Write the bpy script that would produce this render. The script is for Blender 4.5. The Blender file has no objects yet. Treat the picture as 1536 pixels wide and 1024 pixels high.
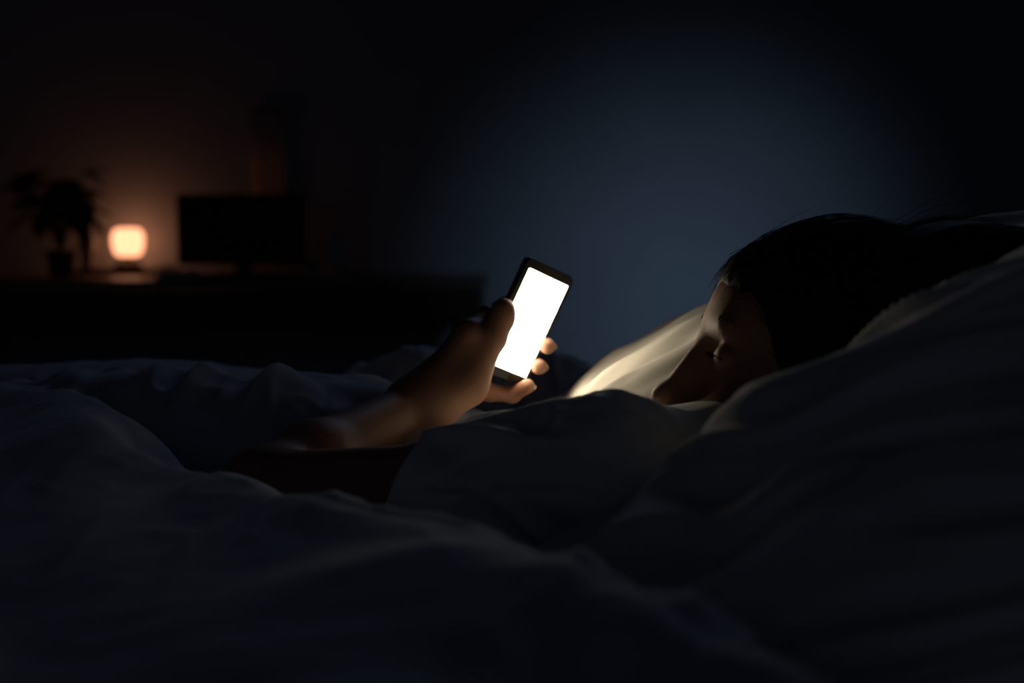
import bpy, math, random
import numpy as np
from mathutils import Vector, Matrix

random.seed(7); rng = np.random.default_rng(11)
C = bpy.context.scene.collection
F_PX = 1536 * 50.0 / 36.0
PITCH = math.radians(5.0)
CAM = np.array([0.0, 0.0, 0.95])
FWD = np.array([0.0, math.cos(PITCH), -math.sin(PITCH)])
UPV = np.array([0.0, math.sin(PITCH), math.cos(PITCH)])
RGT = np.array([1.0, 0.0, 0.0])
MATT = 0.56           # mattress top

def P(px, py, d):
    """surveyed point of the room: bearing taken from the photograph, distance d in metres"""
    return CAM + d * (FWD + (px - 768) / F_PX * RGT + (512 - py) / F_PX * UPV)

def cdir(x, up, away):
    v = RGT * x + UPV * up + FWD * away
    return v / np.linalg.norm(v)

# ------------------------------------------------------------------ materials
def mat(name, base, rough=0.6, metal=0.0, sss=0.0, sheen=0.0, emit=None, estr=0.0, bump=0.0, bscale=200.0,
        var=0.0, vscale=8.0, coat=0.0, spec=0.5, sssr=(1, .35, .2), scol=None):
    m = bpy.data.materials.new(name); m.use_nodes = True
    nt = m.node_tree; b = nt.nodes['Principled BSDF']
    b.inputs['Base Color'].default_value = (*base, 1)
    b.inputs['Roughness'].default_value = rough
    b.inputs['Metallic'].default_value = metal
    b.inputs['Specular IOR Level'].default_value = spec
    b.inputs['Coat Weight'].default_value = coat
    if sss:
        b.inputs['Subsurface Weight'].default_value = sss
        b.inputs['Subsurface Radius'].default_value = sssr
        b.inputs['Subsurface Scale'].default_value = 0.008
    if sheen:
        b.inputs['Sheen Weight'].default_value = sheen
        b.inputs['Sheen Roughness'].default_value = 0.4
    if emit:
        b.inputs['Emission Color'].default_value = (*emit, 1)
        b.inputs['Emission Strength'].default_value = estr
    tc = nt.nodes.new('ShaderNodeTexCoord')
    if var:
        n = nt.nodes.new('ShaderNodeTexNoise'); n.inputs['Scale'].default_value = vscale
        n.inputs['Detail'].default_value = 4
        nt.links.new(tc.outputs['Object'], n.inputs['Vector'])
        r = nt.nodes.new('ShaderNodeValToRGB')
        r.color_ramp.elements[0].position = .3; r.color_ramp.elements[1].position = .7
        r.color_ramp.elements[0].color = (*[c * (1 - var) for c in base], 1)
        r.color_ramp.elements[1].color = (*[min(1, c * (1 + var)) for c in base], 1)
        nt.links.new(n.outputs['Fac'], r.inputs['Fac'])
        nt.links.new(r.outputs['Color'], b.inputs['Base Color'])
    if bump:
        n = nt.nodes.new('ShaderNodeTexNoise'); n.inputs['Scale'].default_value = bscale
        n.inputs['Detail'].default_value = 3
        nt.links.new(tc.outputs['Object'], n.inputs['Vector'])
        bm = nt.nodes.new('ShaderNodeBump'); bm.inputs['Strength'].default_value = bump
        bm.inputs['Distance'].default_value = 0.001
        nt.links.new(n.outputs['Fac'], bm.inputs['Height'])
        nt.links.new(bm.outputs['Normal'], b.inputs['Normal'])
    return m

M = dict(
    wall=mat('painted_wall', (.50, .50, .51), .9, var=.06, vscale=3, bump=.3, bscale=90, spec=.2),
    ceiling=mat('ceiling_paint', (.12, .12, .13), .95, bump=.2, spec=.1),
    floor=mat('dark_floorboards', (.05, .035, .025), .55, var=.3, vscale=4),
    linen=mat('grey_blue_duvet_cotton', (.52, .55, .62), .85, sheen=.15, bump=.5, bscale=500, spec=.2),
    sheet=mat('fitted_sheet_cotton', (.5, .5, .54), .9, bump=.4, bscale=600, spec=.2),
    pillow=mat('pillowcase_cotton', (.78, .76, .74), .85, sheen=.1, bump=.5, bscale=600, spec=.2),
    pillow_w=mat('pale_pillowcase_cotton', (.66, .62, .56), .85, bump=.4, bscale=600, spec=.2),
    shirt=mat('t_shirt_jersey', (.82, .80, .78), .9, sheen=.2, bump=.6, bscale=900, spec=.2),
    skin=mat('skin', (.31, .16, .10), .6, sss=.25, bump=.25, bscale=450, spec=.45, var=.06, vscale=40),
    nail=mat('fingernail', (.55, .34, .26), .25, spec=.5),
    hair=mat('dark_hair', (.006, .005, .005), .65, spec=.2),
    phone=mat('phone_black_body', (.012, .012, .014), .3, metal=.0, spec=.5),
    phone_glass=mat('phone_front_glass', (.006, .006, .008), .12, spec=.25),
    screen=mat('lit_phone_screen', (.02, .02, .02), .3, emit=(1, .86, .62), estr=14.5),
    black=mat('black_plastic', (.006, .006, .007), .5, spec=.2),
    monitor_glass=mat('switched_off_screen', (.004, .004, .005), .45, spec=.15),
    wood=mat('dark_wood', (.10, .065, .045), .5, var=.25, vscale=15, spec=.3),
    desk=mat('desk_top_wood', (.32, .22, .16), .45, var=.2, vscale=12),
    paper=mat('paper', (.70, .66, .60), .8, var=.04, vscale=20),
    ceramic=mat('glazed_ceramic', (.45, .36, .30), .35),
    pot=mat('dark_pot_clay', (.03, .025, .022), .7),
    leaf=mat('dark_leaf', (.015, .03, .012), .6, var=.3, vscale=20),
    brass=mat('dark_brass', (.05, .035, .02), .45, metal=.6),
    glass_g=mat('grey_glazed_bottle', (.60, .60, .60), .4),
    cloth_red=mat('rust_coloured_cloth', (.85, .52, .40), .9, var=.2, vscale=10),
    lampshade=mat('glowing_lamp_glass', (.8, .6, .4), .5, emit=(1, .39, .20), estr=2.3),
    bed=mat('bed_frame_wood', (.06, .04, .03), .55, var=.2, vscale=9),
)

def tag(o, label=None, cat=None, group=None, kind=None):
    if label: o['label'] = label
    if cat: o['category'] = cat
    if group: o['group'] = group
    if kind: o['kind'] = kind
    return o

def mesh_obj(name, verts, faces, m=None, parent=None, smooth=True):
    me = bpy.data.meshes.new(name)
    verts = np.asarray(verts, dtype=np.float32)
    if isinstance(faces, np.ndarray):
        nf, k = faces.shape
        me.vertices.add(len(verts)); me.vertices.foreach_set('co', verts.ravel())
        me.loops.add(nf * k); me.loops.foreach_set('vertex_index', faces.astype(np.int32).ravel())
        me.polygons.add(nf)
        me.polygons.foreach_set('loop_start', np.arange(0, nf * k, k, dtype=np.int32))
        me.polygons.foreach_set('loop_total', np.full(nf, k, dtype=np.int32))
        me.update(calc_edges=True)
    else:
        me.from_pydata(verts.tolist(), [], faces)
    me.validate()
    me.polygons.foreach_set('use_smooth', [smooth] * len(me.polygons))
    o = bpy.data.objects.new(name, me); C.objects.link(o)
    if m: me.materials.append(m)
    if parent:
        o.parent = parent
        o.matrix_parent_inverse = Matrix.Identity(4)
        off = parent_offset(parent)
        me.transform(Matrix.Translation(-off))
    return o

def parent_offset(p):
    v = Vector((0, 0, 0))
    while p is not None:
        v += p.location; p = p.parent
    return v

def empty(name, loc):
    o = bpy.data.objects.new(name, None); C.objects.link(o)
    o.location = Vector([float(c) for c in loc]); o.empty_display_size = .05
    return o

class MB:
    def __init__(s): s.v = []; s.f = []
    def add(s, vs, fs):
        b = len(s.v); s.v += [tuple(map(float, v)) for v in vs]; s.f += [tuple(b + i for i in f) for f in fs]; return s
    def box(s, c, size, rot=None, bev=0.0):
        c = np.array(c, float); h = np.array(size, float) / 2
        b = min(bev, *(h * .9)) if bev else 0
        if not b:
            vs = [np.array([x, y, z]) * h for x in (-1, 1) for y in (-1, 1) for z in (-1, 1)]
            fs = [(0, 1, 3, 2), (4, 6, 7, 5), (0, 4, 5, 1), (2, 3, 7, 6), (0, 2, 6, 4), (1, 5, 7, 3)]
        else:   # chamfered box
            vs = []; idx = {}
            for sx in (-1, 1):
                for sy in (-1, 1):
                    for sz in (-1, 1):
                        sg = np.array([sx, sy, sz])
                        for a in range(3):
                            p = sg * (h - b); p[a] = sg[a] * h[a]
                            idx[(sx, sy, sz, a)] = len(vs); vs.append(p)
            fs = []
            for a in range(3):
                o = [i for i in range(3) if i != a]
                for sg in (-1, 1):
                    q = []
                    for (u, w) in ((-1, -1), (1, -1), (1, 1), (-1, 1)):
                        k = [0, 0, 0]; k[a] = sg; k[o[0]] = u; k[o[1]] = w; q.append(idx[(*k, a)])
                    fs.append(tuple(q))
            for a in range(3):
                o = [i for i in range(3) if i != a]
                for u in (-1, 1):
                    for w in (-1, 1):
                        q = []
                        for (sg, f) in ((-1, o[0]), (1, o[0]), (1, o[1]), (-1, o[1])):
                            k = [0, 0, 0]; k[a] = sg; k[o[0]] = u; k[o[1]] = w; q.append(idx[(*k, f)])
                        fs.append(tuple(q))
            for sx in (-1, 1):
                for sy in (-1, 1):
                    for sz in (-1, 1): fs.append(tuple(idx[(sx, sy, sz, a)] for a in range(3)))
        if rot is not None: vs = [rot @ v for v in vs]
        return s.add([v + c for v in vs], fs)
    def lathe(s, c, prof, n=32, sx=1, sy=1):
        c = np.array(c, float); vs = []; fs = []
        for r, z in prof:
            for i in range(n):
                a = 2 * math.pi * i / n; vs.append(c + np.array([r * math.cos(a) * sx, r * math.sin(a) * sy, z]))
        for j in range(len(prof) - 1):
            for i in range(n):
                k = (i + 1) % n; fs.append((j * n + i, j * n + k, (j + 1) * n + k, (j + 1) * n + i))
        fs.append(tuple(range(n))[::-1]); fs.append(tuple((len(prof) - 1) * n + i for i in range(n)))
        return s.add(vs, fs)
    def tube(s, pts, rads, n=10):
        pts = [np.array(p, float) for p in pts]; vs = []; fs = []; up = np.array([0.13, .27, .95])
        for j, p in enumerate(pts):
            t = pts[min(j + 1, len(pts) - 1)] - pts[max(j - 1, 0)]; t /= np.linalg.norm(t)
            a = np.cross(t, up); a /= np.linalg.norm(a); b = np.cross(t, a)
            for i in range(n):
                w = 2 * math.pi * i / n; vs.append(p + rads[j] * (math.cos(w) * a + math.sin(w) * b))
        for j in range(len(pts) - 1):
            for i in range(n):
                k = (i + 1) % n; fs.append((j * n + i, j * n + k, (j + 1) * n + k, (j + 1) * n + i))
        fs.append(tuple(range(n))[::-1]); fs.append(tuple((len(pts) - 1) * n + i for i in range(n)))
        return s.add(vs, fs)
    def build(s, name, m, parent=None, smooth=False):
        o = mesh_obj(name, s.v, s.f, m, parent, smooth)
        import bmesh
        bm = bmesh.new(); bm.from_mesh(o.data); bmesh.ops.recalc_face_normals(bm, faces=bm.faces); bm.to_mesh(o.data); bm.free()
        return o

# ------------------------------------------------------------------ noise
def _hash(ix, iy, iz, seed):
    h = (ix.astype(np.int64) * 374761393 + iy.astype(np.int64) * 668265263 + iz.astype(np.int64) * 2147483647 + seed * 974634777) & 0xffffffff
    h = ((h ^ (h >> 13)) * 1274126177) & 0xffffffff
    return ((h ^ (h >> 16)) & 0xffffff) / float(0xffffff) * 2 - 1
def vnoise(x, y, z=None, seed=0):
    x = np.asarray(x, float); y = np.asarray(y, float)
    z = np.zeros_like(x) if z is None else np.asarray(z, float)
    ix, iy, iz = np.floor(x), np.floor(y), np.floor(z); fx, fy, fz = x - ix, y - iy, z - iz
    s = lambda t: t * t * t * (t * (t * 6 - 15) + 10)
    fx, fy, fz = s(fx), s(fy), s(fz); r = 0
    for a in (0, 1):
        for b in (0, 1):
            for c in (0, 1):
                w = (fx if a else 1 - fx) * (fy if b else 1 - fy) * (fz if c else 1 - fz)
                r = r + w * _hash(ix + a, iy + b, iz + c, seed)
    return r
def ridged(x, y, z=None, seed=0):
    n = vnoise(x, y, z, seed); return 1 - 2 * np.sqrt(n * n + .004)
def sstep(a, b, x):
    t = np.clip((x - a) / (b - a), 0, 1); return t * t * (3 - 2 * t)

# ------------------------------------------------------------------ SDF modelling (smooth union of tapered capsules and ellipsoids)
class SDF:
    def __init__(s): s.p = []
    def cap(s, a, b, r1, r2=None, k=.01, op='add'):
        s.p.append(('cap', np.array(a, float), np.array(b, float), r1, r1 if r2 is None else r2, k, op)); return s
    def ell(s, c, rad, R=None, k=.01, op='add'):
        s.p.append(('ell', np.array(c, float), np.eye(3) if R is None else np.asarray(R, float), np.array(rad, float), None, k, op)); return s
    def plane(s, c, n, k=.004):      # keeps the side the normal points away from
        n = np.array(n, float); n /= np.linalg.norm(n)
        s.p.append(('pl', np.array(c, float), n, None, None, k, 'cut')); return s
    def path(s, pts, rads, k=.01):
        for i in range(len(pts) - 1): s.cap(pts[i], pts[i + 1], rads[i], rads[i + 1], k)
        return s
    @staticmethod
    def d1(q, p):
        if q[0] == 'cap':
            a, ab = q[1], q[2] - q[1]; t = np.clip(((p - a) @ ab) / max(ab @ ab, 1e-12), 0, 1)
            return np.linalg.norm(p - a - t[:, None] * ab, axis=1) - (q[3] + t * (q[4] - q[3]))
        if q[0] == 'ell':
            l = (p - q[1]) @ q[2].T; k0 = np.linalg.norm(l / q[3], axis=1); k1 = np.linalg.norm(l / q[3] ** 2, axis=1)
            return k0 * (k0 - 1) / np.maximum(k1, 1e-9)
        return (p - q[1]) @ q[2]
    def ev(s, p, prims=None):
        d = np.full(len(p), 1e3)
        for q in (s.p if prims is None else prims):
            e = s.d1(q, p); k = q[5]
            if q[6] == 'add':
                h = np.maximum(k - np.abs(d - e), 0) / k; d = np.minimum(d, e) - h * h * k * .25
            elif q[6] == 'sub':
                e = -e; h = np.maximum(k - np.abs(d - e), 0) / k; d = np.maximum(d, e) + h * h * k * .25
            else:
                h = np.maximum(k - np.abs(d - e), 0) / k; d = np.maximum(d, e) + h * h * k * .25
        return d
    def mesh(s, h, B=14):
        lo = np.full(3, 1e9); hi = -lo
        for q in s.p:
            if q[6] != 'add': continue
            if q[0] == 'cap':
                r = max(q[3], q[4]); lo = np.minimum(lo, np.minimum(q[1], q[2]) - r); hi = np.maximum(hi, np.maximum(q[1], q[2]) + r)
            else:
                r = q[3].max(); lo = np.minimum(lo, q[1] - r); hi = np.maximum(hi, q[1] + r)
        lo -= .02; hi += .02
        nb = np.ceil((hi - lo) / (h * B)).astype(int)
        G = np.stack(np.meshgrid(*[np.arange(n) for n in nb], indexing='ij'), -1).reshape(-1, 3)
        cen = lo + (G * B + B / 2) * h; hd = math.sqrt(3) * (B / 2 + 1) * h
        D = np.stack([s.d1(q, cen) for q in s.p], 1)
        isadd = np.array([q[6] == 'add' for q in s.p]); kk = np.array([q[5] for q in s.p])
        best = D[:, isadd].min(1)
        act = np.nonzero(best < hd * 1.3 + .02)[0]
        n3 = B + 2; loc = np.stack(np.meshgrid(*[np.arange(-1, B + 1)] * 3, indexing='ij'), -1).reshape(-1, 3)
        NY, NZ = nb[1] * B + 4, nb[2] * B + 4
        cid = []; cpos = []; quads = []
        for a in act:
            use = [s.p[i] for i in range(len(s.p)) if (not isadd[i]) or D[a, i] < best[a] + 2.6 * hd + kk[i]]
            g0 = G[a] * B; pts = lo + (g0 + loc) * h
            v = s.ev(pts, use).reshape(n3, n3, n3)
            ins = v < 0
            if ins.all() or not ins.any(): continue
            acc = np.zeros((n3 - 1,) * 3 + (3,)); cnt = np.zeros((n3 - 1,) * 3)
            for ax in range(3):
                s0 = [slice(None)] * 3; s1 = [slice(None)] * 3; s0[ax] = slice(0, -1); s1[ax] = slice(1, None)
                v0, v1 = v[tuple(s0)], v[tuple(s1)]; cr = (v0 < 0) != (v1 < 0)
                t = np.where(cr, v0 / np.where(np.abs(v0 - v1) < 1e-12, 1, v0 - v1), 0)
                o1, o2 = [i for i in range(3) if i != ax]
                m = n3 - 1
                for da in (0, 1):
                    for db in (0, 1):
                        sl = [slice(0, m)] * 3; sl[o1] = slice(da, da + m); sl[o2] = slice(db, db + m)
                        c_ = cr[tuple(sl)]; t_ = t[tuple(sl)]
                        cnt += c_; acc[..., ax] += np.where(c_, t_, 0)
                        if da: acc[..., o1] += c_
                        if db: acc[..., o2] += c_
                # quads owned by this block: base points 1..B
                sl = tuple([slice(1, B + 1)] * 3); cc = cr[sl]
                ii = np.argwhere(cc) + 1
                if len(ii):
                    sg = v0[sl][cc] < 0
                    e1 = np.zeros(3, int); e1[o1] = 1; e2 = np.zeros(3, int); e2[o2] = 1
                    Q = np.stack([ii - e1 - e2, ii - e2, ii, ii - e1], 1)       # cells around the edge
                    gi = Q + g0      # shifted by one: cell index -1 -> 0
                    idq = (gi[..., 0] * NY + gi[..., 1]) * NZ + gi[..., 2]
                    if ax == 1: sg = ~sg
                    idq[~sg] = idq[~sg][:, ::-1]
                    quads.append(idq)
            w = np.argwhere(cnt > 0)
            pos = lo + (g0 - 1 + w + acc[tuple(w.T)] / cnt[tuple(w.T)][:, None]) * h
            gw = w + g0; cid.append((gw[:, 0] * NY + gw[:, 1]) * NZ + gw[:, 2]); cpos.append(pos)
        cid = np.concatenate(cid); cpos = np.concatenate(cpos); quads = np.concatenate(quads)
        u, first = np.unique(cid, return_index=True)
        F = np.searchsorted(u, quads)
        return cpos[first], F

# ------------------------------------------------------------------ the room
def structure(name, c, size, m):
    o = MB().box(c, size).build(name, m); tag(o, kind='structure'); return o
WY = 4.85
structure('floor', (-.3, 1.6, -.05), (5.6, 7.0, .1), M['floor'])
structure('wall_back', (-.3, WY + .06, 1.3), (5.6, .12, 2.6), M['wall'])
structure('wall_left', (-2.96, 1.6, 1.3), (.12, 6.5, 2.6), M['wall'])
structure('wall_right', (2.26, 1.6, 1.3), (.12, 6.5, 2.6), M['wall'])
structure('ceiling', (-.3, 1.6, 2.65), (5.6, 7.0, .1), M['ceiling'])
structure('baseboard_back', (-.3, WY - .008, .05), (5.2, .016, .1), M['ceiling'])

# ------------------------------------------------------------------ bed
bed = empty('bed_frame', (-.1, 1.32, 0))
tag(bed, 'dark wooden bed frame under the mattress and the heaped bedding', 'bed')
BX0, BX1, BY0, BY1 = -1.30, 1.10, .36, 2.42
MB().box((1.15, 1.39, .55), (.06, 2.1, 1.0), bev=.012).build('headboard', M['bed'], bed)
for y in (BY0 - .01, BY1 + .01): MB().box((-.1, y, .27), (2.42, .035, .16), bev=.006).build('side_rail', M['bed'], bed)
MB().box((-1.32, 1.39, .27), (.04, 2.1, .2), bev=.006).build('footboard', M['bed'], bed)
for x in (-1.26, 1.04):
    for y in (.42, 2.36): MB().box((x, y, .095), (.06, .06, .19), bev=.005).build('leg', M['bed'], bed)
mt = MB().box((-.1, 1.39, (MATT + .28) / 2), (2.36, 2.02, MATT - .28), bev=.04).build('mattress', M['sheet'])
tag(mt, 'pale mattress in a fitted sheet lying under the duvet and pillows', 'mattress')

# ------------------------------------------------------------------ person: key points
KH = 1.06
def H(px, py, d): return P(px, py, d * KH)
S = P(922, 718, 1.12); E = P(392, 735, 1.24); W = H(612, 614, 1.375)
R_ = np.array([.26, 1.37, .645]); NB = np.array([.20, 1.235, .715])
A = (S - R_) / np.linalg.norm(S - R_)
sp = np.array([-.85, .5, -.16]); sp -= A * (sp @ A); sp /= np.linalg.norm(sp)
chest = np.cross(sp, A); chest *= np.sign(chest[2])
mid = (S + R_) / 2
Rt = np.stack([sp, A, chest])
rib = mid + sp * .12 - chest * .012
pel = mid + sp * .46 + np.array([0, .08, 0]); pel[2] = .655
knee1 = np.array([-.66, 1.56, .68]); knee2 = np.array([-.66, 1.74, .66])
ank1 = np.array([-1.05, 1.62, .615]); ank2 = np.array([-1.06, 1.78, .61])
# head frame
HU = cdir(.32, .947, 0)
f0 = cdir(-.947, .32, 0)
aw = math.radians(-4)
HF = f0 * math.cos(aw) + FWD * math.sin(aw); HF -= HU * (HF @ HU); HF /= np.linalg.norm(HF)
HL = np.cross(HU, HF)
RH = np.stack([HF, HL, HU])
HS = 1.12
nas = P(1047, 505, 1.295)
HC = nas - HF * .096 * HS - HU * .012 * HS
def hd(f, l, u): return HC + HS * (HF * f + HL * l + HU * u)

def add_head(s):
    e = lambda c, r, k=.02, op='add': s.ell(hd(*c), np.array(r) * HS, RH, k, op)
    e((-.012, 0, .030), (.096, .074, .086))
    e((.025, 0, -.030), (.060, .058, .082), .03)
    e((.040, 0, .045), (.052, .060, .050), .03)
    for sd in (-1, 1):
        s.cap(hd(-.005, .052 * sd, -.045), hd(.068, .012 * sd, -.092), .018, .015, .03)
        e((.049, .040 * sd, -.024), (.024, .022, .024), .025)
    e((.074, 0, -.096), (.016, .018, .014), .02)
    s.cap(hd(.079, -.03, .026), hd(.079, .03, .026), .011, k=.015)
    e((.062, 0, -.058), (.030, .032, .032), .02)
    for sd in (-1, 1):
        e((.098, .031 * sd, .004), (.018, .016, .011), .012, 'sub')
        e((.072, .031 * sd, .003), (.0135, .0145, .0125), .003)
    s.cap(hd(.085, 0, .012), hd(.101, 0, -.039), .0105, .0120, .012)
    s.cap(hd(.085, 0, -.012), hd(.092, 0, -.036), .012, .014, .012)
    e((.1045, 0, -.043), (.0130, .0125, .0110), .008)
    for sd in (-1, 1):
        e((.093, .0130 * sd, -.046), (.0105, .0070, .008), .006)
        e((.100, .0065 * sd, -.0535), (.005, .003, .004), .003, 'sub')
    s.cap(hd(.088, -.016, -.061), hd(.088, .016, -.061), .0045, k=.007)
    s.cap(hd(.0915, -.006, -.0605), hd(.0915, .006, -.0605), .0045, k=.006)
    s.cap(hd(.087, -.013, -.070), hd(.087, .013, -.070), .0060, k=.007)
    for sd in (-1, 1):
        e((-.010, .073 * sd, -.008), (.019, .007, .031), .006)
        e((-.006, .081 * sd, -.006), (.010, .005, .019), .004, 'sub')

body = SDF()
# torso, legs
body.ell(rib, (.175, .150, .078), Rt, .03)
body.ell(mid + sp * .02, (.09, .165, .072), Rt, .04)
body.cap(mid + sp * .2 - chest * .03, pel, .078, .085, .05)
body.ell(pel, (.11, .15, .085), Rt, .05)
hip = pel + A * .07; hip2 = pel - A * .07
hip[2] = max(hip[2], .665); hip2[2] = max(hip2[2], .655)
body.cap(hip, knee1, .082, .055, .03); body.cap(hip2, knee2, .082, .055, .03)
body.cap(knee1, ank1, .055, .035, .02); body.cap(knee2, ank2, .055, .035, .02)
for ank in (ank1, ank2): body.cap(ank, ank + np.array([-.10, .05, .03]), .036, .024, .02)
# neck and head
body.cap(hd(-.028, 0, -.045), NB, .056, .060, .03)
add_head(body)
# upper arms
body.cap(NB, S, .05, .05, .05); body.cap(NB, R_, .05, .05, .05)
body.ell(S, (.049, .049, .049), None, .03)
UA = S + (E - S) * .45
body.cap(S, UA, .044, .036, .03); body.cap(UA, E, .034, .033, .02)
# forearm
F1 = E + (W - E) * .32
body.cap(E, F1, .034, .035, .02); body.cap(F1, W, .035, .0235, .02)
# right arm, lying along the mattress on the far side
E2 = np.array([.00, 1.50, .625]); W2 = np.array([.16, 1.68, .635])
# palm of the hand that holds the phone
fing = {
    'index': [H(702, 504, 1.405), H(728, 474, 1.448), H(758, 458, 1.476), H(780, 450, 1.488)],
    'middle': [H(708, 516, 1.432), H(757, 499, 1.474), H(800, 505, 1.494), H(821, 519, 1.468)],
    'ring': [H(707, 540, 1.448), H(750, 535, 1.480), H(790, 539, 1.494), H(809, 550, 1.468)],
    'pinky': [H(697, 573, 1.440), H(733, 588, 1.462), H(768, 592, 1.470), H(791, 579, 1.458)],
}
frad = {'index': (.0110, .0098, .0086, .0078), 'middle': (.0112, .0098, .0090, .0086), 'ring': (.0108, .0093, .0088, .0084), 'pinky': (.0100, .0088, .0080, .0078)}
for n, pts in fing.items():
    body.cap(W + (pts[0] - W) * .12, pts[0], .0165, .0125, .022)
body.cap(W, (fing['ring'][0] + fing['middle'][0]) / 2, .020, .015, .02)
body.cap(H(632, 630, 1.385), fing['pinky'][0], .020, .014, .022)      # heel of the hand
TH = [H(640, 614, 1.372), H(702, 578, 1.392), H(738, 506, 1.408), H(755, 464, 1.410)]
body.cap(TH[0], TH[1], .022, .0195, .022)
body.cap(H(690, 560, 1.40), fing['index'][0], .013, .012, .022)
for n, pts in fing.items():
    r = [x * KH for x in frad[n]]
    for i in range(3): body.cap(pts[i], pts[i + 1], r[i], r[i + 1], .004 if i else .012)
    for i in (1, 2): body.ell(pts[i], [r[i] * 1.07] * 3, None, .004)
tr = [x * KH for x in (.0180, .0132, .0118)]
body.cap(TH[1], TH[2], tr[0], tr[1], .012)
body.ell(TH[2], [tr[1] * 1.08] * 3, None, .006)
body.cap(TH[2], TH[3], tr[1], tr[2], .006)
tdir = (TH[3] - TH[2]) / np.linalg.norm(TH[3] - TH[2])
body.ell(TH[2] * .35 + TH[3] * .65 + cdir(.5, 0, .3) * .003, [.0125 * KH] * 3, None, .008)
# far arm
body.cap(R_, E2, .046, .036, .03); body.cap(E2, W2, .036, .024, .02)
wd = (W2 - E2) / np.linalg.norm(W2 - E2); ws = np.cross(wd, (0, 0, 1)); ws /= np.linalg.norm(ws)
for i, (o, ln) in enumerate(((-.03, .055), (-.01, .07), (.01, .075), (.03, .068))):
    m0 = W2 + wd * .085 + ws * o * 1.1
    body.cap(W2, m0, .018, .012, .018)
    m1 = m0 + wd * ln * .55 + ws * o * .15 - np.array([0, 0, .006]); m2 = m1 + wd * ln * .45 - np.array([0, 0, .018])
    body.cap(m0, m1, .0095, .0085, .004); body.cap(m1, m2, .0085, .0075, .003)
body.cap(W2 + wd * .02 - ws * .02, W2 + wd * .055 - ws * .055, .014, .011, .01); body.cap(W2 + wd * .055 - ws * .055, W2 + wd * .09 - ws * .062, .011, .009, .005)

person = empty('person', (float(pel[0]), float(pel[1]), MATT))
tag(person, 'dark-haired person lying in bed in a t-shirt, holding up a glowing phone', 'person')
bv, bf = body.mesh(.0027)
bo = mesh_obj('body', bv, bf, M['skin'], person)
sm = bo.modifiers.new('smooth', 'SMOOTH'); sm.factor = .5; sm.iterations = 2

# fingernails
def nail(c, along, out, ln, w, parent):
    along = along / np.linalg.norm(along); out = out - along * (out @ along); out /= np.linalg.norm(out); side = np.cross(along, out)
    vs = []; fs = []; nu, nv = 9, 9
    for i in range(nu):
        for j in range(nv):
            u = i / (nu - 1) * 2 - 1; v = j / (nv - 1) * 2 - 1
            ww = w * (1 - .25 * u * u) if u > 0 else w * (1 - .35 * u * u)
            ang = v * .95
            vs.append(c + along * u * ln + side * math.sin(ang) * ww + out * ((math.cos(ang) - 1) * ww * .9 - .0008 * u * u))
    for i in range(nu - 1):
        for j in range(nv - 1): fs.append((i * nv + j, i * nv + j + 1, (i + 1) * nv + j + 1, (i + 1) * nv + j))
    o = mesh_obj('fingernail', vs, fs, M['nail'], parent)
    so = o.modifiers.new('thickness', 'SOLIDIFY'); so.thickness = .0009; so.offset = -1
    return o

# ------------------------------------------------------------------ phone
rs = cdir(.704, -.298, .645); us = cdir(.42, .89, -.03); us -= rs * (us @ rs); us /= np.linalg.norm(us)
ns = np.cross(rs, us)
PC = P(787.5, 482.5, 1.45 * KH)
PW, PH, PT = .0690 * KH / 1.0, .1245 * KH, .0085
def rrect(w, h, r, z, n=8):
    o = []
    for cx, cy, a0 in ((w / 2 - r, h / 2 - r, 0), (-w / 2 + r, h / 2 - r, 90), (-w / 2 + r, -h / 2 + r, 180), (w / 2 - r, -h / 2 + r, 270)):
        for i in range(n + 1):
            a = math.radians(a0 + 90 * i / n); o.append((cx + r * math.cos(a), cy + r * math.sin(a), z))
    return o
def loft(name, rings, m, parent, R, c, smooth=False):
    mb = MB(); n = len(rings[0]); vs = []; fs = []
    for r in rings: vs += [c + R[0] * p[0] + R[1] * p[1] + R[2] * p[2] for p in r]
    for j in range(len(rings) - 1):
        for i in range(n):
            k = (i + 1) % n; fs.append((j * n + i, j * n + k, (j + 1) * n + k, (j + 1) * n + i))
    fs.append(tuple(range(n))[::-1]); fs.append(tuple((len(rings) - 1) * n + i for i in range(n)))
    mb.add(vs, fs); return mb.build(name, m, parent, smooth)
ph = empty('smartphone', PC - us * PH / 2)
tag(ph, 'black smartphone with a blank glowing white screen held up in the hand', 'phone')
FR = (rs, us, ns); t = PT / 2; rr = .0095
loft('casing', [rrect(PW - .004, PH - .004, rr - .002, -t), rrect(PW - .001, PH - .001, rr - .0005, -t + .0008), rrect(PW, PH, rr, -t + .002),
                rrect(PW, PH, rr, t - .0015), rrect(PW - .001, PH - .001, rr - .0005, t - .0004)], M['phone'], ph, FR, PC)
loft('front_glass', [rrect(PW - .0016, PH - .0016, rr - .0008, t - .0004), rrect(PW - .002, PH - .002, rr - .001, t + .0002)], M['phone_glass'], ph, FR, PC)
SW, SH = .0570 * KH, .1040 * KH
loft('screen', [rrect(SW, SH, .0006, t + .00025), rrect(SW, SH, .0006, t + .0004)], M['screen'], ph, FR, PC + rs * .0005 - us * .0005)
for a, b in ((-.012, .006), (.002, .006), (.018, .004)):
    MB().box(PC - rs * (PW / 2 + .0003) + us * (.042 + a), (.0012, b * 1.6, .003), rot=np.stack(FR).T, bev=.0003).build('side_button', M['phone'], ph)

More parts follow.
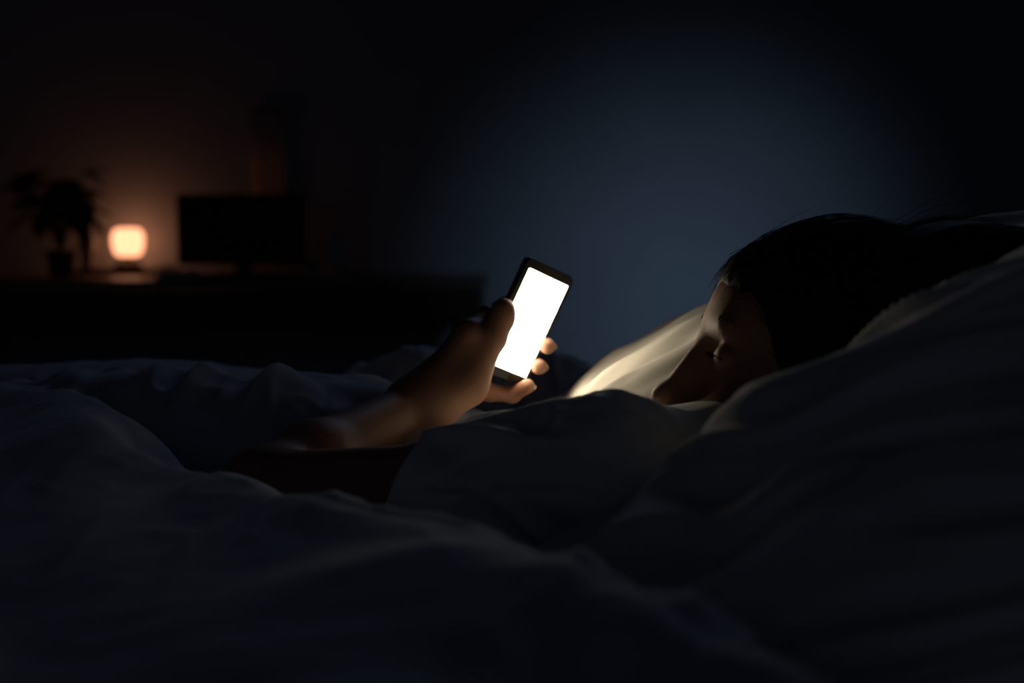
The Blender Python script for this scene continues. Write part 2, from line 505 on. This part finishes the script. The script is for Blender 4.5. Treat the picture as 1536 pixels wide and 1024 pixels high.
# nails: thumb (towards camera-left), fingertips (away from the screen)
nail(TH[3] + tdir * .002 - FWD * .0085 - RGT * .0068, tdir, -FWD * .8 - RGT * .6, .0075, .0068, bo)
for n in ('middle', 'ring', 'pinky'):
    p2, p3 = fing[n][2], fing[n][3]; al = p3 - p2; al /= np.linalg.norm(al)
    out = RGT * .9 - FWD * .15 + UPV * -.1; out -= al * (out @ al); out /= np.linalg.norm(out)
    nail(p3 + out * (frad[n][3] * KH * .98) + al * .001, al, out, .0055, .0052, bo)

# ------------------------------------------------------------------ t-shirt
sh = SDF()
hem = P(613, 722, 1.18)
q1 = P(850, 721, 1.135); q2 = P(742, 727, 1.155)
ax = E - S; ax /= np.linalg.norm(ax)
# the near sleeve, hollowed and cut at its hem
sh.cap(S, q1, .053, .053, .04); sh.cap(q1, q2, .053, .050, .03); sh.cap(q2, hem - (S - hem) * .1, .050, .0430, .03)
dn_ = FWD * .052 - UPV * .010
sh.cap(S + dn_ - UPV * .004, q1 + dn_, .047, .050, .03); sh.cap(q1 + dn_, q2 + dn_ * .95, .050, .044, .03); sh.cap(q2 + dn_ * .95, q2 + (hem - q2) * .7 + dn_ * .55, .044, .036, .03)
sh.cap(P(690, 722, 1.165), E, .0360, .0368, .002, op='sub')
sh.plane(P(615, 718, 1.18), ax + cdir(0, .22, 0) * .5 - FWD * .12, .003)
# the rest of the shirt
sh.ell(rib, (.183, .158, .086), Rt, .02)
sh.ell(mid + sp * .02 , (.088, .160, .078), Rt, .05)
sh.cap(mid + sp * .2 - chest * .02, pel - sp * .02, .087, .094, .05)
sh.cap(NB + (S - NB) * .5, S, .052, .053, .04)
sh.cap(NB + (R_ - NB) * .25, R_, .052, .056, .04)
sh.cap(R_, R_ + (E2 - R_) * .6, .056, .047, .04)
# collar round the neck
nk = hd(-.028, 0, -.075) - NB
sh.cap(NB - nk * .1, NB + nk * .28, .072, .066, .04)
sh.cap(NB + nk * .12, NB + nk * 1.1, .0615, .060, .004, op='sub')
sh.plane(NB + nk * .62, nk, .004)
sv, sf = sh.mesh(.003)
def disp_shirt(v):
    d = v - S; t = d @ ax; rad = d - t[:, None] * ax
    ang = np.arctan2(rad @ UPV, rad @ FWD)
    x = t; w = (ridged(x * 16 + ang * .9, ang * 1.3 + x * 6, seed=3) * .0075 + ridged(x * 34 - ang * 1.6, ang * 2.2, seed=5) * .0022
         + vnoise(x * 60, ang * 6, seed=8) * .0004)
    return w
nrm = (sv - (S + ((sv - S) @ ax)[:, None] * ax)); nrm /= np.linalg.norm(nrm, axis=1)[:, None] + 1e-9
tt = (sv - S) @ ax
amp = sstep(-.15, -.02, tt) * (1 - .85 * sstep(.12, .165, tt))
sv = sv + nrm * (disp_shirt(sv) * amp)[:, None]
so = mesh_obj('t_shirt', sv, sf, M['shirt'], person)
m_ = so.modifiers.new('smooth', 'SMOOTH'); m_.factor = .5; m_.iterations = 3

# ------------------------------------------------------------------ hair
ha = SDF()
ha.ell(hd(-.022, 0, .046), np.array((.106, .085, .102)) * HS, RH, .02)
ha.ell(hd(.030, 0, .062), np.array((.062, .066, .045)) * HS, RH, .02)
ha.ell(hd(-.045, 0, -.01), np.array((.075, .086, .085)) * HS, RH, .03)
ha.cap(hd(-.06, .0, .05), P(1420, 462, 1.22), .062, .052, .05)
ha.cap(P(1420, 462, 1.22), P(1600, 470, 1.26), .050, .05, .05)
ha.cap(hd(-.07, .02, 0), P(1450, 490, 1.20), .07, .055, .05)
ha.cap(P(1450, 470, 1.20), P(1620, 440, 1.22), .06, .05, .05)
for sd in (-1, 1):
    ha.cap(hd(.045, .058 * sd, .058), hd(.012, .078 * sd, -.005), .016, .016, .02)
    ha.cap(hd(.012, .078 * sd, -.005), hd(-.02, .078 * sd, -.075), .016, .018, .02)
# face opening
ha.ell(hd(.105, 0, -.030), np.array((.060, .060, .088)) * HS, RH, .012, 'sub')
hv, hf = ha.mesh(.0035)
hl = (hv - HC) @ RH.T
st = ridged(hl[:, 1] * 90 + hl[:, 2] * 10, hl[:, 2] * 14 + hl[:, 0] * 14, hl[:, 0] * 4, seed=2)
nd = hv - HC; nd /= np.linalg.norm(nd, axis=1)[:, None]
hv = hv + nd * (st * .0016)[:, None]
ho = mesh_obj('hair', hv, hf, M['hair'], person)
# loose strands over the hair surface, flowing back from the hairline
cu = bpy.data.curves.new('loose_strands', 'CURVE'); cu.dimensions = '3D'; cu.bevel_depth = .00028; cu.bevel_resolution = 0
from mathutils.bvhtree import BVHTree
bvh = BVHTree.FromPolygons([tuple(v) for v in hv.tolist()], [tuple(f) for f in hf.tolist()])
offp = parent_offset(person)
def strand(pts):
    s = cu.splines.new('POLY'); s.points.add(len(pts) - 1)
    for i, p in enumerate(pts):
        s.points[i].co = (p[0] - offp.x, p[1] - offp.y, p[2] - offp.z, 1); s.points[i].radius = 1 - .75 * i / (len(pts) - 1)
for i in range(1500):
    th = random.uniform(-1.3, 1.3); fr = random.random()
    u0 = random.uniform(.03, .135); l0 = .085 * math.sin(th)
    p = np.array(hd(random.uniform(-.05, .09), l0, u0))
    lift = abs(random.gauss(0, .0022)); fly = random.random() < .10
    pts = []; v = -HF * 1.0 + HU * random.uniform(-.1, .35) + HL * random.uniform(-.25, .25)
    n_ = random.randint(7, 14)
    for k in range(n_):
        loc, no, ix, di = bvh.find_nearest(Vector(p.tolist()))
        if loc is None: break
        q = np.array(loc) + np.array(no) * (lift * (1 + (k * .35 if fly else 0)) + .0005)
        pts.append(q)
        v2 = v - np.array(no) * (v @ np.array(no)); v2 /= np.linalg.norm(v2) + 1e-9
        v = v * .6 + v2 * .4 + np.array([random.gauss(0, .04) for _ in range(3)])
        p = q + v2 * .009
    if len(pts) > 3: strand(pts)
# fringe wisps hanging before the forehead, and one tuft lower down
for i in range(70):
    l0 = random.uniform(-.02, .062)
    def on(p, off):
        loc, no, ix, di = bvh.find_nearest(Vector(np.array(p).tolist())); return np.array(loc) + np.array(no) * off
    a0 = on(hd(.03, l0 * .9, .135), .0006); a = on(hd(.062, l0, .110), .0012)
    b = on(hd(.088, l0, .080), abs(random.gauss(.0015, .0012))); c = hd(.0945 + random.uniform(-.003, .006), l0 + random.gauss(0, .006), .050 + random.uniform(-.010, .012))
    pts = [a0, (a0 + a) / 2 + HF * .002 + HU * .002, a, (a + b) / 2 + HF * .002 + HU * .001, b, (b + c) / 2 + HF * .002, c]
    strand(pts)
for i in range(16):
    a = P(1106 + random.gauss(0, 2), 433 + random.gauss(0, 1.5), 1.17 + random.gauss(0, .004))
    c = P(1096 + random.gauss(0, 3), 428 + random.gauss(0, 3), 1.17 + random.gauss(0, .006))
    strand([a, (a + c) / 2 + UPV * random.gauss(0, .001) + UPV * .0008, c])
cu.materials.append(M['hair'])
co = bpy.data.objects.new('loose_strands', cu); C.objects.link(co); co.parent = ho
co['kind'] = 'stuff'
# eyelashes and brows
for nm, (fu, uu, ln, cnt, base) in {'eyelashes': (.0865, .001, .008, 26, 0), 'eyebrow': (.0905, .030, .006, 60, 1)}.items():
    for sd in (-1, 1):
        mb = MB()
        for i in range(cnt):
            t_ = random.random() * 2 - 1
            a = hd(fu - .006 * t_ * t_ * (1 + base), sd * (.031 + .014 * t_), uu + random.gauss(0, .0014 if base else .0002) - (.002 * t_ * t_))
            b = a + HS * (HF * ln * (.8 if not base else .25) + HL * sd * ln * .4 * (t_ + .5 if not base else 1.5) + HU * ln * (.12 if not base else .2))
            mb.tube([a, (a + b) / 2 - HU * (.0008 if not base else 0), b], [.00035, .0003, .0001], 4)
        mb.build(nm, M['hair'], bo)

# ------------------------------------------------------------------ duvet
def poly3(pts): return np.array([P(*p) for p in pts])
def poly_dist(X, Y, pl):
    """distance to a ground polyline, side (+ = camera side) and the height carried along it"""
    best = np.full(X.shape, 1e9); side = np.zeros(X.shape); z = np.zeros(X.shape)
    wsum = np.zeros(X.shape); zs = np.zeros(X.shape)
    for a, b in zip(pl[:-1], pl[1:]):
        d = b[:2] - a[:2]; L = d @ d
        t = np.clip(((X - a[0]) * d[0] + (Y - a[1]) * d[1]) / L, 0, 1)
        dx = X - a[0] - t * d[0]; dy = Y - a[1] - t * d[1]; dd = np.sqrt(dx * dx + dy * dy)
        cr = d[0] * dy - d[1] * dx
        zz = a[2] + t * (b[2] - a[2]); m = dd < best
        best = np.where(m, dd, best); side = np.where(m, np.sign(cr), side)
        w = 1 / (dd ** 4 + 1e-7) * math.sqrt(L); wsum += w; zs += w * zz
    return best, side, zs / wsum
def smax(a, b, k):
    h = np.maximum(k - np.abs(a - b), 0) / k; return np.maximum(a, b) + h * h * k * .25
near = poly3([(1075, 985, .66), (950, 905, .72), (850, 858, .77), (700, 806, .85), (600, 783, .9), (500, 760, .95), (400, 742, 1.0),
              (320, 712, 1.07), (250, 668, 1.17), (170, 622, 1.30), (90, 590, 1.42), (-60, 570, 1.5), (-400, 570, 1.6)])
near = near[::-1]      # left to right: the left-hand side of travel is the far side
far = poly3([(-700, 560, 1.78), (-200, 552, 1.78), (0, 550, 1.78), (120, 541, 1.78), (200, 539, 1.78), (280, 543, 1.78), (350, 553, 1.76), (420, 563, 1.73), (470, 573, 1.68), (530, 590, 1.62), (580, 606, 1.58)])
back = poly3([(380, 600, 2.02), (460, 582, 2.02), (520, 563, 2.02), (580, 545, 2.02), (640, 524, 2.02), (720, 512, 2.02), (790, 516, 2.02), (840, 535, 2.0), (880, 556, 1.98), (930, 600, 1.95)])
def xmax(y):
    return np.interp(y, [.36, .55, .66, .74, .82, .90, 1.0, 1.1, 1.2, 1.45, 1.55, 1.7, 1.85, 2.0, 2.3],
                     [.22, .20, .17, .13, .085, .03, -.03, -.10, -.16, -.17, -.10, .03, .12, .18, .22])
nx, ny = 430, 480
s_ = np.linspace(0, 1, nx); y_ = np.linspace(.33, 2.46, ny)
Yg, Sg = np.meshgrid(y_, s_, indexing='ij')
Xg = -1.38 + (xmax(Yg) + 1.38) * (1 - (1 - Sg) ** 1.25)
dn, sn, zn = poly_dist(Xg, Yg, near)
df, sfar, zf = poly_dist(Xg, Yg, far)
db_, sb, zb = poly_dist(Xg, Yg, back)
base = MATT + .045 + 0 * Xg
tn = np.where(sn > 0, 1 - sstep(0, .15, dn), 1 - .42 * sstep(.0, .30, dn) - .25 * sstep(.2, .6, dn))
hn = base + (zn - base) * tn
tf = np.where(sfar > 0, 1 - sstep(.0, .5, df), 1 - sstep(.0, .36, df)); hf_ = base + (zf - base) * tf
tb = 1 - sstep(0, .22, db_); hb = base + (zb - base) * tb
Z = smax(smax(hn, hf_, .05), hb, .04)
def body_top(X, Y):
    top = np.full(X.shape, 0.0)
    for a, b, r1, r2 in ((hip, knee1, .082, .055), (hip2, knee2, .082, .055), (knee1, ank1, .055, .035), (knee2, ank2, .055, .035), (rib, pel, .08, .09),
                         (ank1, ank1 + np.array([-.1, .05, .03]), .036, .024), (ank2, ank2 + np.array([-.1, .05, .03]), .036, .024)):
        d = (b - a)[:2]; t = np.clip(((X - a[0]) * d[0] + (Y - a[1]) * d[1]) / (d @ d), 0, 1)
        dd2 = (X - a[0] - t * d[0]) ** 2 + (Y - a[1] - t * d[1]) ** 2; r = r1 + t * (r2 - r1) + .03
        top = np.maximum(top, np.where(dd2 < r * r, a[2] + t * (b[2] - a[2]) + np.sqrt(np.maximum(r * r - dd2, 0)), 0))
    return top
Z = smax(Z, body_top(Xg, Yg), .05)
def arm_limit(X, Y):
    lim = np.full(X.shape, 9.0)
    for a, b, r1, r2 in ((S, E, .045, .034), (E, W, .035, .024), (W, fing['ring'][0], .03, .03), (fing['ring'][0], fing['ring'][2], .02, .02)):
        d = (b - a)[:2]; t = np.clip(((X - a[0]) * d[0] + (Y - a[1]) * d[1]) / (d @ d), 0, 1)
        dd = np.sqrt((X - a[0] - t * d[0]) ** 2 + (Y - a[1] - t * d[1]) ** 2); r = r1 + t * (r2 - r1)
        side = np.sign((X - a[0]) * d[1] - (Y - a[1]) * d[0]) 
        lim = np.minimum(lim, a[2] + t * (b[2] - a[2]) - r * 1.0 + np.maximum(dd - r * .8, 0) * .75 + .5 * np.maximum(dd - .10, 0))
    return lim
AL = arm_limit(Xg, Yg)
Z = -smax(-Z, -AL, .03)
# folds: long soft ones running along the near ridge, crumples on the slope behind it
wx = Xg + .05 * vnoise(Xg * 4, Yg * 4, seed=1); wy = Yg + .05 * vnoise(Xg * 4, Yg * 4, seed=4)
along = wx * .42 - wy * .91; across = wx * .91 + wy * .42
nearness = np.where(sn > 0, np.exp(-dn / .05), 1.0)
foldN = ridged(across * 8 , along * 2.0, seed=12) * .016 + ridged(across * 4.2 + 3, along * 1.3, seed=15) * .020
a2 = wx * .35 + wy * .94; c2 = wx * .94 - wy * .35
cr = ridged(c2 * 13, a2 * 5.5, seed=21) * .0075 + ridged(c2 * 26 + a2 * 9, a2 * 12, seed=22) * .0040 + ridged(wx * 30 - wy * 22, wy * 26 + wx * 8, seed=25) * .0022
crm = (1 - nearness) * sstep(-1.1, -.35, Xg) * 1.3 + .25
Z = Z + foldN * nearness * sstep(.0, .10, dn + .03) + cr * np.clip(crm, 0, 1.45) * 1.1 * (1 - .9 * np.exp(-(df / .14) ** 2))
Z = Z + vnoise(Xg * 7, Yg * 7, seed=31) * .004
# hang over the sides of the mattress
for ed in (.40, ):
    Z = Z - sstep(ed, .33, Yg) * (Z - .30)
Z = Z - sstep(2.36, 2.46, Yg) * (Z - .30)
Z = Z - sstep(-1.30, -1.38, Xg) * (Z - .33)
# rolled hem along the open edge
edge = (xmax(Yg) - Xg)
Z = Z - .02 * np.exp(-(edge / .012) ** 2)
dv = np.stack([Xg, Yg, Z], -1).reshape(-1, 3)
I = np.arange(nx * ny).reshape(ny, nx)
dfc = np.stack([I[:-1, :-1], I[:-1, 1:], I[1:, 1:], I[1:, :-1]], -1).reshape(-1, 4)
du = mesh_obj('duvet', dv, dfc, M['linen'])
tag(du, 'rumpled grey-blue duvet heaped over the legs and across the foreground of the bed', 'duvet')
so_ = du.modifiers.new('thickness', 'SOLIDIFY'); so_.thickness = .022; so_.offset = -1

# ------------------------------------------------------------------ pillows
def pillow(name, c, U, V, L, Wd, T, label, cat_m, wr, seed, n=190, pipe=True, flat=.0):
    U = np.array(U, float); U /= np.linalg.norm(U); V = np.array(V, float); V -= U * (V @ U); V /= np.linalg.norm(V); N = np.cross(U, V)
    if N[2] < 0: N = -N
    g = np.linspace(-1, 1, n); a, b = np.meshgrid(g, g, indexing='ij')
    a = np.sin(a * math.pi / 2) * .35 + a * .65; b = np.sin(b * math.pi / 2) * .35 + b * .65
    pin = 1 - .075 * (1 - np.abs(a) ** 2.0) * np.abs(b) ** 6; pin2 = 1 - .075 * (1 - np.abs(b) ** 2) * np.abs(a) ** 6
    x = a * L / 2 * pin2; y = b * Wd / 2 * pin
    prof = (np.clip(1 - np.abs(a) ** 2.6, 0, 1) ** .62) * (np.clip(1 - np.abs(b) ** 2.6, 0, 1) ** .62)
    vs = []
    for sgn in (1, -1):
        w = wr(a, b, seed + (0 if sgn > 0 else 9)) * np.clip(prof * 3, 0, 1)
        h = sgn * (T / 2 * prof + .0015) + sgn * w
        vs.append((np.array(c)[None, None] + x[..., None] * U + y[..., None] * V + h[..., None] * N).reshape(-1, 3))
    v = np.concatenate(vs); I = np.arange(n * n).reshape(n, n)
    q = np.stack([I[:-1, :-1], I[1:, :-1], I[1:, 1:], I[:-1, 1:]], -1).reshape(-1, 4)
    rim = np.concatenate([I[0, :-1], I[:-1, -1], I[-1, ::-1][:-1], I[::-1, 0][:-1]]); rn = np.roll(rim, -1)
    side = np.stack([rim, rn, rn + n * n, rim + n * n], -1)
    F = np.concatenate([q, q[:, ::-1] + n * n, side])
    o = mesh_obj(name, v, F, cat_m)
    tag(o, label, 'pillow')
    loop = v[rim][::3]; 
    mb = MB(); pts = list(loop) + [loop[0], loop[1]]
    mb.tube(pts, [.0028] * len(pts), 6)
    pp = mb.build('piping', cat_m, o, True)
    return o
def wr_near(a, b, seed):      # folds fanning from the left end of the pillow
    nz = vnoise(a * 2.2, b * 2.2, seed=seed)
    q = 1.67 * a + b + .30 * nz - .25 * (b - .9) ** 2
    am = sstep(-.9, -.5, a) * (1 - sstep(-.25, .45, a + .45 * (.8 - b)))
    w = ridged(q * 4.6, (a - .6 * b) * .9, seed=seed) * .0165 * am + ridged(q * 9.5 + nz, (a - .6 * b) * 1.6, seed=seed + 2) * .0018 * am
    w += ridged(q * 2.2 + 5, (a - .6 * b) * .7, seed=seed + 5) * .006
    w += vnoise(a * 3, b * 3, seed=seed + 3) * .007
    return w
def wr_soft(a, b, seed):
    return vnoise(a * 6 - b * 3, b * 5, seed=seed + 1) * .006 + vnoise(a * 9, b * 7, seed=seed + 4) * .003 + vnoise(a * 2, b * 2, seed=seed) * .008
pillow('pillow', (.425, .80, .848), (.88, 0.03, .47), (-.06, .96, .26), .84, .50, .17,
       'large dark grey pillow in the right foreground, sloping up in front of the head', M['pillow'], wr_near, 41)
pillow('pillow', (.435, 1.50, .835), (.94, -.02, .28), (.05, .99, .02), .86, .46, .16,
       'pale pillow lit by the phone screen, behind the face and nose', M['pillow_w'], wr_soft, 61)
pillow('pillow', (.62, 1.12, .655), (1, 0, .12), (0, 1, 0), .74, .48, .17,
       'pillow lowest in the pile, holding up the head and the other pillows', M['pillow'], wr_soft, 81)

# ------------------------------------------------------------------ desk and the things on it
DZ = .76; DY0, DY1 = 4.28, 4.80
desk = empty('desk', (-1.0, 4.54, 0)); tag(desk, 'dark wooden desk against the back wall carrying the lamp and monitor', 'desk')
MB().box((-.96, (DY0 + DY1) / 2, DZ - .015), (1.76, DY1 - DY0, .03), bev=.004).build('desk_top', M['desk'], desk)
for x in (-1.80, -.12):
    for y in (DY0 + .04, DY1 - .04): MB().box((x, y, (DZ - .03) / 2), (.05, .05, DZ - .03), bev=.004).build('leg', M['wood'], desk)
MB().box((-.96, DY0 + .03, DZ - .09), (1.64, .02, .11)).build('front_rail', M['wood'], desk)
dr = MB().box((-.55, DY0 + .012, DZ - .09), (.42, .018, .09), bev=.003).build('drawer', M['wood'], desk)
MB().lathe((-.55, DY0 - .004, DZ - .09), [(.004, -.008), (.011, -.005), (.012, .004), (.006, .008)], 16).build('knob', M['brass'], dr, True)

def at(px, y, z):      # x of a bearing at world distance y
    d = y * math.cos(PITCH) + (CAM[2] - z) * math.sin(PITCH)
    return (px - 768) / F_PX * d
ly = 4.74
lx = at(192, ly, .86)
lamp = empty('table_lamp', (lx, ly, DZ + .018)); tag(lamp, 'small table lamp with a rounded glowing warm orange shade on the desk', 'lamp')
zc = .868
MB().lathe((lx, ly, zc), [(.026, -.048), (.038, -.045), (.046, -.033), (.051, -.014), (.0525, .007), (.051, .023), (.046, .036), (.037, .043), (.022, .045)], 40).build('lamp_shade', M['lampshade'], lamp, True)
MB().lathe((lx, ly, DZ + .018), [(.048, 0), (.048, .006), (.036, .022), (.018, .034), (.016, .0381)], 32).build('base', M['brass'], lamp, True)
MB().lathe((lx, ly, DZ + .018), [(.016, .038), (.016, .060)], 20).build('socket', M['brass'], lamp, True)
bk = MB().box((lx - .035, ly - .015, DZ + .009), (.235, .17, .018), bev=.003).build('book', M['black'])
tag(bk, 'flat dark book lying under the glowing table lamp', 'book')

my = 4.56; mx0, mx1 = at(266, my, .9), at(458, my, .9); mz0 = .797; mz1 = 1.022
mon = empty('monitor', ((mx0 + mx1) / 2, my, DZ)); tag(mon, 'switched-off black monitor standing on the desk right of the lamp', 'monitor')
MB().box(((mx0 + mx1) / 2, my, (mz0 + mz1) / 2), (mx1 - mx0, .022, mz1 - mz0), bev=.005).build('bezel', M['black'], mon)
MB().box(((mx0 + mx1) / 2, my - .0115, (mz0 + mz1) / 2 + .004), (mx1 - mx0 - .02, .002, mz1 - mz0 - .03)).build('screen', M['monitor_glass'], mon)
MB().box(((mx0 + mx1) / 2, my + .022, DZ + .07), (.05, .02, .13), bev=.004).build('stand', M['black'], mon)
MB().box(((mx0 + mx1) / 2, my + .01, DZ + .005), (.20, .15, .01), bev=.003).build('base', M['black'], mon)

def stack(px, y, w, d, n, dz, label, m, rot=0):
    x = at(px, y, DZ); z = DZ
    for i in range(n):
        a = rot + random.uniform(-.06, .06); R = np.array([[math.cos(a), -math.sin(a), 0], [math.sin(a), math.cos(a), 0], [0, 0, 1]])
        root = empty('book', (x, y, z)); tag(root, label[i], 'book')
        MB().box((x, y, z + dz / 2), (w - .004, d - .004, dz - .003), rot=R).build('pages', M['paper'], root)
        MB().box((x, y, z + .001), (w, d, .002), rot=R).build('cover', m, root)
        MB().box((x, y, z + dz - .001), (w, d, .002), rot=R).build('cover', m, root)
        z += dz
stack(268, 4.42, .115, .15, 2, .013, ['lower pale notebook lying before the left edge of the monitor', 'upper pale notebook lying before the left edge of the monitor'], M['paper'], .1)
kb = empty('keyboard', (at(372, 4.40, DZ), 4.40, DZ)); tag(kb, 'thin dim keyboard lying in front of the monitor', 'keyboard')
kx = at(372, 4.40, DZ)
MB().box((kx, 4.40, DZ + .006), (.30, .11, .012), bev=.002).build('keyboard_body', M['wood'], kb)
for r in range(4):
    for c_ in range(12): MB().box((kx - .132 + c_ * .024, 4.362 + r * .025, DZ + .014), (.020, .020, .004)).build('key', M['black'], kb)
cx = at(131, 4.66, .84)
vase = MB().lathe((cx, 4.66, DZ), [(.020, 0), (.024, .004), (.019, .04), (.022, .07), (.029, .095), (.030, .115), (.022, .130), (.019, .133)], 28).build('vase', M['ceramic'], None, True)
tag(vase, 'small pale vase catching warm light left of the glowing lamp', 'vase')
# plant
px_, py_ = at(92, 4.52, .8), 4.52
plant = empty('potted_plant', (px_, py_, DZ)); tag(plant, 'dark leafy plant in silhouette at the left end of the desk', 'plant')
MB().lathe((px_, py_, DZ), [(.035, 0), (.045, .07), (.050, .075), (.050, .085), (.042, .085)], 28).build('pot', M['pot'], plant, True)
fol = MB(); stm = MB()
for i in range(64):
    az = random.uniform(0, 2 * math.pi); hgt = random.uniform(.10, .26); sp_ = random.uniform(.02, .10)
    b0 = np.array([px_, py_, DZ + .08]); tip = b0 + np.array([math.cos(az) * sp_, math.sin(az) * sp_ * .8, hgt])
    stm.tube([b0, (b0 + tip) / 2 + np.array([0, 0, .02]), tip], [.0018, .0015, .001], 5)
    ln = random.uniform(.065, .115); w = ln * .33; d = np.array([math.cos(az), math.sin(az), random.uniform(-.7, .3)]); d /= np.linalg.norm(d)
    sd_ = np.cross(d, (0, 0, 1)); sd_ /= np.linalg.norm(sd_); up_ = np.cross(sd_, d); vs = []; fs = []
    for k in range(7):
        t_ = k / 6; ww = w * math.sin(math.pi * min(1, t_ * .92 + .06)) ** .8
        for q_ in (-1, 0, 1): vs.append(tip + d * ln * t_ + sd_ * ww * q_ + up_ * (abs(q_) * ww * .3 - .02 * t_ * t_))
    for k in range(6):
        for q_ in (0, 1): fs.append((k * 3 + q_, k * 3 + q_ + 1, (k + 1) * 3 + q_ + 1, (k + 1) * 3 + q_))
    fol.add(vs, fs)
dish = MB().lathe((at(251, 4.64, DZ), 4.64, DZ), [(.014, 0), (.016, .003), (.026, .016), (.031, .032), (.029, .032), (.022, .014), (.010, .006)], 28).build('dish', M['paper'], None, True)
tag(dish, 'small pale dish catching warm light between the lamp and the monitor', 'dish')
fo = fol.build('foliage', M['leaf'], plant, True); so2 = fo.modifiers.new('thickness', 'SOLIDIFY'); so2.thickness = .0012
stm.build('stems', M['leaf'], plant, True)
# bottle and jar right of the monitor
bx = at(505, 4.55, .84)
bt = empty('bottle', (bx, 4.55, DZ)); tag(bt, 'dim grey bottle standing right of the monitor', 'bottle')
MB().lathe((bx, 4.55, DZ), [(.026, 0), (.029, .004), (.029, .085), (.024, .105), (.013, .118), (.012, .138)], 28).build('bottle_body', M['glass_g'], bt, True)
MB().lathe((bx, 4.55, DZ), [(.0145, .134), (.0145, .153), (.012, .155)], 20).build('cap', M['glass_g'], bt, True)
jx = at(468, 4.40, .80)
jr = empty('jar', (jx, 4.40, DZ)); tag(jr, 'small dim brown jar between the monitor and the bottle', 'jar')
MB().lathe((jx, 4.40, DZ), [(.018, 0), (.021, .003), (.021, .04), (.018, .044)], 24).build('jar_body', M['ceramic'], jr, True)
MB().lathe((jx, 4.40, DZ), [(.0195, .044), (.0195, .054), (.017, .056)], 24).build('lid', M['wood'], jr, True)
# wall hanging above the monitor
wh = empty('wall_hanging', (at(404, WY, 1.3), WY - .012, 1.31)); hx0, hx1 = at(378, WY, 1.2), at(430, WY, 1.2)
tag(wh, 'narrow rust-coloured cloth hanging on the wall above the monitor', 'wall hanging')
mb = MB(); vs = []; fs = []; nn = 24
for j in range(2):
    for i in range(nn):
        x = hx0 + (hx1 - hx0) * i / (nn - 1); vs.append((x, WY - .012 + .003 * math.sin(i * 1.1), (.98, 1.31)[j]))
for i in range(nn - 1): fs.append((i, i + 1, nn + i + 1, nn + i))
c3 = mb.add(vs, fs).build('cloth', M['cloth_red'], wh, True); s3 = c3.modifiers.new('thickness', 'SOLIDIFY'); s3.thickness = .003
MB().tube([(hx0 - .01, WY - .012, 1.31), (hx1 + .01, WY - .012, 1.31)], [.005, .005], 10).build('rod', M['wood'], wh)

# ------------------------------------------------------------------ lights
def area(name, loc, target, size, energy, col, spread=180, sy=None):
    l = bpy.data.lights.new(name, 'AREA'); l.shape = 'RECTANGLE' if sy else 'DISK'; l.size = size
    if sy: l.size_y = sy
    l.energy = energy; l.color = col; l.spread = math.radians(spread)
    o = bpy.data.objects.new(name, l); C.objects.link(o); o.location = loc
    o.rotation_euler = (Vector(target) - Vector(loc)).to_track_quat('-Z', 'Y').to_euler(); return o
def spot(name, loc, target, energy, col, ang, blend, rad):
    l = bpy.data.lights.new(name, 'SPOT'); l.energy = energy; l.color = col; l.spot_size = math.radians(ang); l.spot_blend = blend; l.shadow_soft_size = rad
    o = bpy.data.objects.new(name, l); C.objects.link(o); o.location = loc
    o.rotation_euler = (Vector(target) - Vector(loc)).to_track_quat('-Z', 'Y').to_euler(); return o
area('cool_wall_beam', (1.2, .4, 2.30), (.57, WY, .64), .45, .36, (.38, .60, .93), 22.5)  # added narrow cool lamp, source unseen, shaped for the blue pool on the back wall
area('cool_back_fill', (.7, 4.3, 2.25), (-.1, 1.3, .7), .9, 1.2, (.50, .66, 1.0), 120)  # added cool fill from behind to lift the bedding; no window stands here
w = bpy.data.worlds.new('night'); bpy.context.scene.world = w; w.use_nodes = True
bg = w.node_tree.nodes['Background']; bg.inputs['Color'].default_value = (.56, .66, 1.0, 1); bg.inputs['Strength'].default_value = .024

# ------------------------------------------------------------------ camera
cd = bpy.data.cameras.new('camera'); cam = bpy.data.objects.new('camera', cd); C.objects.link(cam)
cam.location = CAM.tolist(); cam.rotation_euler = (math.pi / 2 - PITCH, 0, 0)
cd.lens = 50; cd.sensor_width = 36; cd.clip_start = .02
cd.dof.use_dof = True; cd.dof.focus_distance = 1.34; cd.dof.aperture_fstop = 3.2
sc = bpy.context.scene; sc.camera = cam
vs_ = sc.view_settings; vs_.view_transform = 'Standard'; vs_.look = 'None'; vs_.gamma = 1; vs_.exposure = 0; vs_.use_curve_mapping = False
